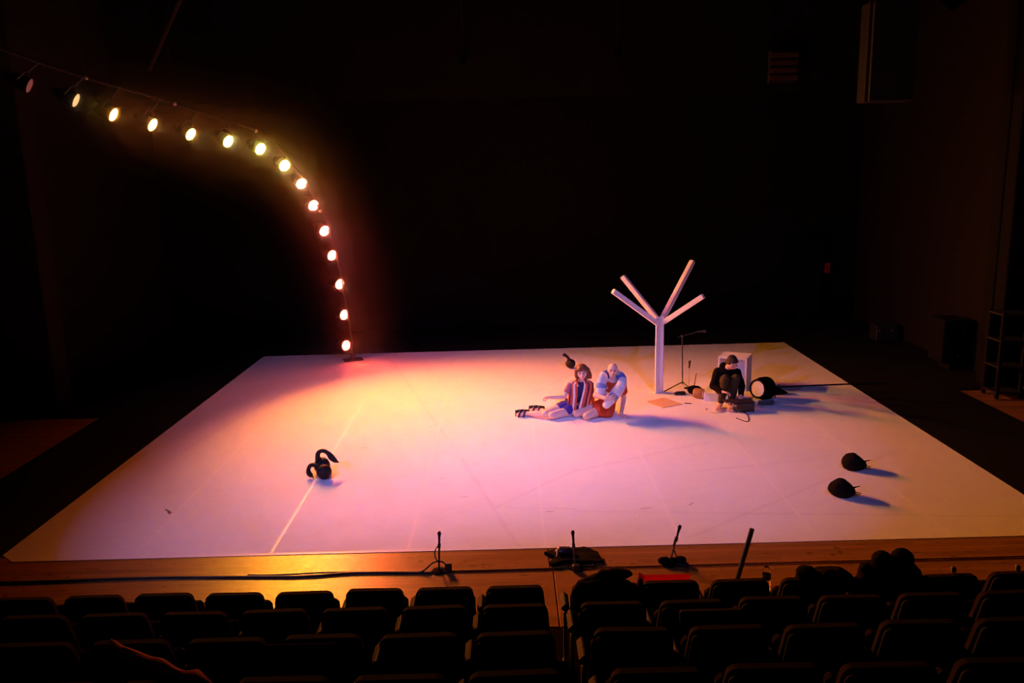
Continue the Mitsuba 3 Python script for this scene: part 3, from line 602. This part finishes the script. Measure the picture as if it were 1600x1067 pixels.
part(k, 'body', smooth_mesh(union(h.solid(neck), torso, arms, legs, feet, toes, hands), .013, 5), 'skin_third', True)
h.features(k, 'hair_dark')
part(k, 'hair', smooth_mesh(hair_shell(h, [[((0, .035, .045), .083), ((0, -.01, .055), .073), ((0, .05, -.02), .07)], [((.05, -.045, .062), .022), ((-.05, -.045, .062), .022), ((0, -.045, .075), .03)], [((.066, -.01, .02), .028), ((.05, .05, -.03), .04)], [((-.066, -.01, .02), .028), ((-.05, .05, -.03), .04)]]), .014, 3), 'hair_dark', True)
part(k, 'jacket', rumple(smooth_mesh(union(
    hull((V(3.28, 5.38, .50), .125), (V(3.43, 5.38, .49), .125), (V(3.33, 5.46, .26), .145)), hull((rsh, .068), (V(3.365, 5.32, .60), .075), (lsh, .068), (V(3.35, 5.38, .45), .118)),
    chain((rsh, .072), (V(3.105, 5.27, .35), .064), (V(3.20, 5.10, .30), .045)), chain((lsh, .072), (V(3.585, 5.25, .35), .062), (V(3.535, 5.09, .238), .044)),
    hull((V(3.30, 5.42, .66), .06), (V(3.38, 5.43, .65), .06), (V(3.27, 5.36, .62), .05), (V(3.40, 5.37, .61), .05))), .018, 4), .011, 12, 5), 'black_cloth', True)
part(k, 'trousers', rumple(smooth_mesh(union(chain((V(3.28, 5.44, .245), .105), (kR, .078), (V(3.215, 5.125, .13), .058)), chain((V(3.40, 5.44, .245), .105), (kL, .078), (V(3.375, 5.10, .13), .058))), .018, 4), .009, 13, 6), 'olive', True, 'olive trousers')
k = thing('instrument_case', 'black flat instrument case with ragged lower edge in front of the man in black', 'instrument')
part(k, 'body', rotz(cbox(.30, .20, .13, .008), 2, (3.535, 4.90, .10)), 'black_metal')
part(k, 'top_plate', rotz(cbox(.48, .20, .022, .004), 2, (3.445, 4.90, .178)), 'sandal')
for i in range(7): part(k, 'peg_foot', cbox(.018, .02, .032 + .01 * (i % 3), .003, (3.40 + i * .045, 4.81 + .0016 * i, .022 + .005 * (i % 3))), 'black_metal')
for i, (x, y, z, sx) in enumerate(((3.24, 4.80, .175, .09), (3.36, 4.79, .13, .05), (3.30, 4.80, .12, .04))): part(k, 'pale_key', rotz(cbox(sx, .04, .018, .006), 8, (x, y, z)), 'pale_thing', label='pale wooden piece')

# ------------------------------------------------------------------ gourds and bundles on the white floor
k = thing('swan_gourd', 'black swan-necked gourd lying in front with its neck curled down to the left', 'gourd')
part(k, 'body', ball((-2.885, 2.25, .105), .102, (1.0, 1, .98), 3), 'gourd', True)
P = spline([V(-2.95, 2.30, .13), V(-3.03, 2.33, .175), V(-3.085, 2.34, .165), V(-3.115, 2.33, .11), V(-3.10, 2.30, .065), V(-3.065, 2.27, .045), V(-3.02, 2.22, .012)], 30)
part(k, 'neck', tube(P, np.interp(np.linspace(0, 1, 30), [0, .15, .5, .68, .8, .9, 1], [.05, .03, .026, .036, .03, .008, .004]), 12), 'gourd', True)
k = thing('swan_gourd', 'black swan-necked gourd standing behind with its neck arched over to the right', 'gourd')
part(k, 'body', ball((-2.96, 2.47, .115), .11, (1, 1, 1.05), 3), 'gourd', True)
P = spline([V(-2.985, 2.45, .19), V(-3.0, 2.43, .27), V(-2.965, 2.42, .335), V(-2.90, 2.41, .345), V(-2.845, 2.40, .31), V(-2.80, 2.39, .255), V(-2.755, 2.38, .215), V(-2.70, 2.37, .19)], 32)
part(k, 'neck', tube(P, np.interp(np.linspace(0, 1, 32), [0, .12, .4, .55, .72, .86, 1], [.055, .034, .026, .028, .045, .034, .003]), 12), 'gourd', True)
k = thing('swan_gourd', 'black gourd with a hooked neck on the floor behind the seated woman', 'gourd')
part(k, 'body', ball((.90, 8.2, .105), .10, (1, 1, .95), 3), 'gourd', True)
P = spline([V(.87, 8.18, .17), V(.85, 8.16, .235), V(.81, 8.14, .28), V(.765, 8.12, .31), V(.735, 8.11, .295)], 24)
part(k, 'neck', tube(P, np.interp(np.linspace(0, 1, 24), [0, .2, .5, .8, 1], [.05, .026, .026, .036, .012]), 12), 'gourd', True)

def bundle(pos, deg, label, seed):
    k = thing('black_hood', label, 'bundle')
    m = ball((0, 0, 0), .16, (1.0, .85, .8), 4)
    v = np.array(m.vertices)
    v[:, 2] = np.maximum(v[:, 2], -.085)
    t = np.clip(v[:, 0] / .16, 0, 1); v[:, 2] -= t * .35 * (v[:, 2] + .085); v[:, 1] *= 1 - .35 * t
    v[:, 2] += .09
    m.vertices = v
    m = rumple(m, .014, 12, seed)
    part(k, 'shell', rotz(m, deg, pos), 'hood_felt', True)
    th = np.linspace(0, 2 * np.pi, 25)
    part(k, 'rim', rotz(tube(np.stack([.06 - .0 * th, .125 * np.cos(th), .088 + .078 * np.sin(th)], 1), .010, 6), deg, pos), 'black_cloth')
    for y, z, a in ((.03, .10, .5), (-.02, .06, -.1), (.02, .022, -.3)):
        part(k, 'tie_string', rotz(tube([(.13, y, z), (.175, y * 1.3, z + .02 * a), (.215, y * 1.8, z + .03 * a)], [.012, .007, .003], 5), deg, pos), 'black_cloth')
bundle((4.23, 2.12, .006), -14, 'black rounded hood bundle with loose strings, the farther of two at the right', 1)
bundle((3.72, 1.22, .006), -14, 'black rounded hood bundle with loose strings, the nearer of two at the right', 4)
# ------------------------------------------------------------------ apron: microphones, cloth, cables
def front_mic(x, y, top, label, round_base=True, pale=False):
    k = thing('floor_microphone_stand', label, 'microphone stand')
    part(k, 'base', lathe([(0, 0), (.075, 0), (.075, .014), (.03, .03), (0, .03)], 20).apply_translation((x, y, .001)), 'hood_felt')
    b, top = V(x, y, .02), np.asarray(top, float)
    d = (top - b) / np.linalg.norm(top - b)
    part(k, 'rod', rod(b, top - d * .15, .010, 8), 'seat_metal' if pale else 'black_metal')
    part(k, 'clip', orient(cbox(.03, .03, .05, .005), top - d * .16, d), 'black_metal')
    mic_head(top - d * .16, d, k, .017, .16)
    return k, b, d
k, b, d = front_mic(-1.12, -.49, (-1.10, -.49, .447), 'upright black microphone on the apron, leftmost of three')
part(k, 'cable', tube(spline([V(-1.105, -.5, .30), V(-1.155, -.5, .22), V(-1.15, -.5, .16), V(-1.115, -.5, .10)], 16), .006, 5), 'cable')
part(k, 'coil', tube(spline([V(-1.33, -.52, .012), V(-1.22, -.5, .07), V(-1.17, -.48, .10), V(-1.07, -.49, .10), V(-1.03, -.5, .05), V(-1.02, -.52, .10)], 24), .008, 5), 'cable')
part(k, 'foot_bracket', cbox(.07, .03, .10, .006, (-1.02, -.52, .052)), 'black_metal')
k, b, d = front_mic(.285, -.475, (.265, -.47, .41), 'pale-rodded microphone on the apron in front of the black cloth', pale=True)
part(k, 'coil', tube(spline([V(.30, -.5, .03), V(.40, -.5, .02), V(.47, -.48, .015), V(.45, -.42, .012), V(.36, -.43, .015), V(.31, -.46, .03)], 24), .009, 5), 'cable')
part(k, 'counterweight', cbox(.07, .06, .07, .008, (.29, -.56, .036)), 'black_metal')
k, b, d = front_mic(1.265, -.47, (1.37, -.466, .437), 'tilted microphone on the apron, rightmost of three', pale=True)
part(k, 'strut', rod(V(1.30, -.46, .18), V(1.36, -.45, .03), .006, 6), 'black_metal')
part(k, 'cable', tube(spline([V(1.345, -.47, .33), V(1.31, -.47, .26), V(1.305, -.47, .19), V(1.32, -.47, .14)], 16), .005, 5), 'cable')
for i in range(3): part(k, 'weight_bag', rumple(ball((1.21 + .085 * i, -.46 - .02 * (i % 2), .045), .055, (1.1, .8, .75), 2), .012, 20, i), 'black_cloth', True)
single('small_black_box', rotz(cbox(.10, .07, .03, .006), -30, (1.40, -.50, .017)), 'black_metal', 'small black box on the apron right of the tilted microphone', 'box')
g = [(-.02, -.17), (.10, -.12), (.30, -.10), (.41, -.10), (.55, -.22), (.58, -.40), (.38, -.42), (.22, -.40), (.05, -.46), (.02, -.42), (.09, -.30)]
m = trimesh.creation.extrude_polygon(Polygon(g), 0.02, engine='earcut'); m.apply_translation((0, 0, .002))
for _ in range(3): m = m.subdivide()
v = np.array(m.vertices); v[:, 2] += np.where(v[:, 2] > .01, .05 * meshkit.fbm(v * 7, 3, 2), 0); m.vertices = v
single('black_cloth_sheet', m, 'black_cloth', 'black cloth spread on the apron behind the middle microphone', 'cloth', smooth=True)
k = thing('dark_pouch', 'small crumpled shiny pouch on the left end of the black cloth', 'pouch')
part(k, 'body', rumple(ball((.20, -.235, .075), .075, (1.25, .8, .55), 3), .018, 16, 4), 'pouch_dark', True)
part(k, 'edge', tube(spline([V(.10, -.20, .05), V(.115, -.26, .09), V(.11, -.33, .05)], 12), .012, 6), 'board_tan')
# cables along the joint of the apron
def lay(pts): return [V(x, y, .012) for x, y in pts]
single('stage_cable', tube(spline(lay([(-8.5, -.50), (-6.5, -.49), (-5.2, -.505), (-4.3, -.485), (-3.5, -.50), (-2.9, -.53), (-2.4, -.535), (-2.1, -.50), (-1.6, -.505), (-1.2, -.53)]), 80), .013, 6), 'cable', 'black cable lying along the apron joint at the left, the thicker one', 'cable')
single('stage_cable', tube(spline(lay([(-3.1, -.475), (-2.7, -.49), (-2.3, -.47), (-1.9, -.48), (-1.5, -.50), (-.5, -.512), (.15, -.51)]), 60), .008, 6), 'cable', 'thin black cable running from the left cable to the middle microphone', 'cable')
single('stage_cable', tube(spline(lay([(.35, -.505), (1.2, -.515), (2.2, -.51), (3.4, -.512), (4.6, -.51), (6.5, -.50)]), 60), .005, 6), 'cable', 'thin dark cable along the apron joint at the right', 'cable')
single('leaning_pole', tube([V(1.78, -1.05, .012), V(1.868, -1.01, .31), V(1.955, -.975, .61)], .023, 10), 'black_metal', 'black pole leaning upright between the front seats and the stage', 'pole')
k = thing('water_bottle', 'clear plastic water bottle with a dark label behind the front row', 'bottle')
prof = [(0, 0), (.040, 0), (.043, .012), (.043, .19), (.039, .225), (.028, .25), (.014, .268), (.012, .285), (0, .285)]
scene[k + '__bottle'] = mikit.ply(lathe(prof, 24).apply_translation((2.075, -1.08, .004)), 'mat_bottle', 40)
part(k, 'label', lathe([(.0437, .135), (.0450, .135), (.0450, .185), (.0437, .185), (.0437, .135)], 24).apply_translation((2.075, -1.08, .004)), 'black_metal', label='dark label')

# ------------------------------------------------------------------ theatre seats
def panel(w_top, w_bot, z0, z1, th, r, lean=0.12, bulge=0.0):
    """Upholstered board, rounded top corners, wider below, leaning back (towards -y) at the top."""
    pts = [(-w_bot / 2, z0), (w_bot / 2, z0)]
    for cx, s in ((w_top / 2 - r, 1), (-w_top / 2 + r, -1)):
        for a in np.linspace(0, math.pi / 2, 6) if s > 0 else np.linspace(math.pi / 2, math.pi, 6):
            pts.append((cx + r * math.cos(a), z1 - r + r * math.sin(a)))
    m = trimesh.creation.extrude_polygon(Polygon(pts), th, engine='earcut')
    v = np.array(m.vertices)
    x, z, y = v[:, 0], v[:, 1], v[:, 2]
    sc = np.where(y > th / 2, .97, 1.0)
    y = y - th / 2 - lean * (z - z0) / (z1 - z0) + bulge * 0
    m = trimesh.Trimesh(np.stack([x * sc, y, z], 1), m.faces, process=False); m.fix_normals()
    return m
SH = {}
def shared(name, mesh, m, smooth=30): SH[name] = mikit.ply(mesh, 'mat_' + m, smooth)
ys = .12
shared('back_shell', panel(.445, .50, .34, .817, .03, .045).apply_translation((0, ys, 0)), 'seat_shell')
shared('back_cushion', panel(.455, .51, .42, .832, .045, .055).apply_translation((0, ys + .039, 0)), 'seat_fabric')
shared('seat_cushion', orient(cbox(.46, .40, .09, .03), V(0, .25, .47), V(0, 1, .16)), 'seat_fabric')
shared('armrest', cat(cbox(.066, .26, .07, .028, (0, .22, .585))), 'arm_pad')
shared('support', cat(cbox(.035, .22, .03, .004, (0, .2, .015)), cbox(.03, .06, .58, .004, (0, .18, .30)), cbox(.028, .22, .05, .004, (0, .22, .53))), 'seat_metal')
ROWS = [(-2.454, .01), (-3.239, .288), (-4.15, .63), (-4.933, .885), (-5.70, 1.16)]
LEFT = [-.34 - .552 * i for i in range(12)]
RIGHT = [.335 + .55 * i for i in range(11)]
ORDW = ['first', 'second', 'third', 'fourth', 'fifth', 'sixth', 'seventh', 'eighth', 'ninth', 'tenth', 'eleventh', 'twelfth']
ROWN = ['front', 'second', 'third', 'fourth', 'fifth']
rs = random.Random(3)
def seat(x, y, z, label, group, last_right):
    k = thing('theatre_seat', label, 'seat', group)
    dz = rs.uniform(-.008, .008); rz = rs.uniform(-1.5, 1.5)
    M = T().translate([x, y, z]).rotate([0, 0, 1], rz)
    for nm in ('back_shell', 'back_cushion', 'seat_cushion'):
        scene[f'{k}__{nm}'] = {**SH[nm], 'to_world': M @ T().translate([0, 0, dz])}
    for nm in ('armrest', 'support'):
        scene[f'{k}__{nm}'] = {**SH[nm], 'to_world': T().translate([x - .272, y, z])}
        if last_right == 2: scene[f'{k}__{nm}_001'] = {**SH[nm], 'to_world': T().translate([x + .272, y, z])}
for r, (y, z) in enumerate(ROWS):
    half = [7.2, 6.2, 5.0, 4.2, 3.3][r]
    for side, xs in (('left', LEFT), ('right', RIGHT)):
        for i, x in enumerate(xs):
            if abs(x + .33) > half: continue
            seat(x, y, z, f'dark upholstered theatre seat, {ROWN[r]} row, {ORDW[i]} seat {side} of the aisle gap', f'{ROWN[r]} row of theatre seats', side == 'left' and i == 0)
# things left on and behind the seats
def drape(c, size, amp, seed, n=3): 
    m = ball((0, 0, 0), 1.0, np.array(size), n + 1)
    return rumple(m.apply_translation(c), amp, 9, seed)
k = thing('black_coat', 'black coat thrown over the front row seat right of the aisle gap', 'coat')
part(k, 'body', union_mesh := drape((.38, -2.47, .78), (.29, .13, .16), .05, 3), 'black_cloth', True)
part(k, 'collar', drape((.45, -2.45, .94), (.14, .06, .04), .025, 8, 2), 'black_cloth', True)
part(k, 'sleeve', drape((.64, -2.47, .76), (.045, .08, .16), .025, 5, 2), 'black_cloth', True)
single('red_folder', trimesh.Trimesh([(.71, -2.22, .44), (1.09, -2.22, .44), (1.10, -2.14, .765), (.725, -2.14, .765), (.71, -2.22, .44), (.67, -2.17, .45), (.685, -2.10, .768), (.725, -2.14, .765)], [(0, 1, 2), (0, 2, 3), (4, 7, 6), (4, 6, 5)], process=False), 'red_sheet', 'red folder standing on the second seat right of the aisle gap', 'folder')
k = thing('black_jacket', 'bunched black jacket on the front row, left of the big bag', 'coat')
part(k, 'body', drape((2.12, -2.40, .83), (.23, .14, .08), .04, 11), 'black_cloth', True)
part(k, 'hood', drape((1.96, -2.40, .885), (.08, .08, .05), .02, 12, 2), 'black_cloth', True)
k = thing('black_backpack', 'large black backpack with rounded top pockets on the front row', 'backpack')
part(k, 'body', drape((2.62, -2.40, .80), (.26, .16, .19), .02, 21), 'black_cloth', True)
part(k, 'pocket', drape((2.545, -2.42, .985), (.075, .08, .075), .01, 22, 2), 'black_cloth', True)
part(k, 'pocket', drape((2.70, -2.42, .99), (.09, .08, .085), .01, 23, 2), 'black_cloth', True)
part(k, 'strap', drape((2.42, -2.42, .92), (.05, .06, .04), .012, 24, 2), 'black_cloth', True)
part(k, 'buckle', ball((2.62, -2.50, 1.0), .008, n=1), 'chrome')
for i, (x, z) in enumerate(((3.14, .875), (3.65, .875))): single('small_bottle_top', lathe([(0, 0), (.02, 0), (.02, .03), (.012, .045), (0, .045)], 14).apply_translation((x, -2.37, z - .03)), 'seat_metal', ['small shiny top peeking over the front row right of the backpack', 'small shiny top peeking over the front row at the far right'][i], 'bottle top')
single('dark_case', orient(cbox(.44, .34, .06, .03), V(-1.51, -4.36, 1.38), V(0, -.95, .3)), 'seat_shell', 'dark flat case propped on the back of a third row seat left of centre', 'case')
single('dark_case', orient(cbox(.42, .86, .05, .01), V(.97, -3.41, .715), V(0, -.995, .10)), 'seat_shell', 'dark flat board leaning behind a second row seat right of centre', 'case')
# red garment over a seat at the lower left
P = spline([V(-2.5, -4.4, 1.63), V(-2.4, -4.5, 1.64), V(-2.27, -4.6, 1.66), V(-2.14, -4.7, 1.68), V(-2.02, -4.8, 1.70), V(-1.94, -4.85, 1.71), V(-1.82, -4.95, 1.75), V(-1.70, -5.05, 1.74)], 40)
rs2 = np.random.default_rng(4)
v, f = [], []
for i, q in enumerate(P):
    for j in range(9):
        u = j / 8
        off = V(-.55 * u, -.10 * u, -.02 - .45 * u ** 1.4) + V(0, .02, .03) * math.sin(i * .5 + j * 1.1) * (1 - .4 * u)
        v.append(q + off)
for i in range(39):
    for j in range(8):
        a = i * 9 + j
        f += [(a, a + 1, a + 10), (a, a + 10, a + 9)]
k = thing('dark_garment', 'dark garment with a red edge draped over seats at the lower left', 'garment')
part(k, 'cloth', trimesh.Trimesh(v, f, process=False), 'black_cloth', True)
rad = np.interp(np.arange(40), [0, 8, 32, 39], [.010, .030, .038, .022])
part(k, 'red_edge', tube(P + V(0, 0, .01) + .008 * np.stack([np.sin(np.arange(40) * .5), np.cos(np.arange(40) * .6), np.sin(np.arange(40) * .4)], 1), rad, 8), 'red_fabric', True, 'red folded edge')

# ------------------------------------------------------------------ thin stage haze drifting around the warm arch lamps
N = (48, 48, 44)
lo, hi = V(-10.2, 2.2, 0.03), V(-0.6, 11.2, 8.2)
gx, gy, gz = np.meshgrid(*[np.linspace(lo[i], hi[i], N[i]) for i in range(3)], indexing='ij')
G = np.stack([gx, gy, gz], -1).reshape(-1, 3)
core = pipe[::3]
dist = np.sqrt(((G[:, None] - core[None]) ** 2).sum(-1)).min(1)
rho = np.exp(-(dist / 0.8) ** 2) * (0.55 + 0.9 * meshkit.fbm(G * 0.6, 3, 9))
rho = np.maximum(rho - .01, 0).reshape(N)
rho[[0, -1]] = 0; rho[:, [0, -1]] = 0; rho[:, :, -1] = 0
scene['haze_medium'] = {'type': 'heterogeneous', 'albedo': 1.0, 'scale': HAZE, 'phase': {'type': 'hg', 'g': HAZE_G},
                        'sigma_t': {'type': 'gridvolume', 'grid': mi.VolumeGrid(np.ascontiguousarray(rho.transpose(2, 1, 0)[..., None]).astype(np.float32)), 'to_world': T().translate(lo.tolist()).scale((hi - lo).tolist())}}
k = thing('haze', 'thin theatre haze glowing around the lit lamps of the arch', 'haze', kind='stuff')
scene[k] = mikit.ply(cbox(*(hi - lo), 0.001, (lo + hi) / 2), None, False, interior={'type': 'ref', 'id': 'haze_medium'})
scene[k]['bsdf'] = {'type': 'null'}
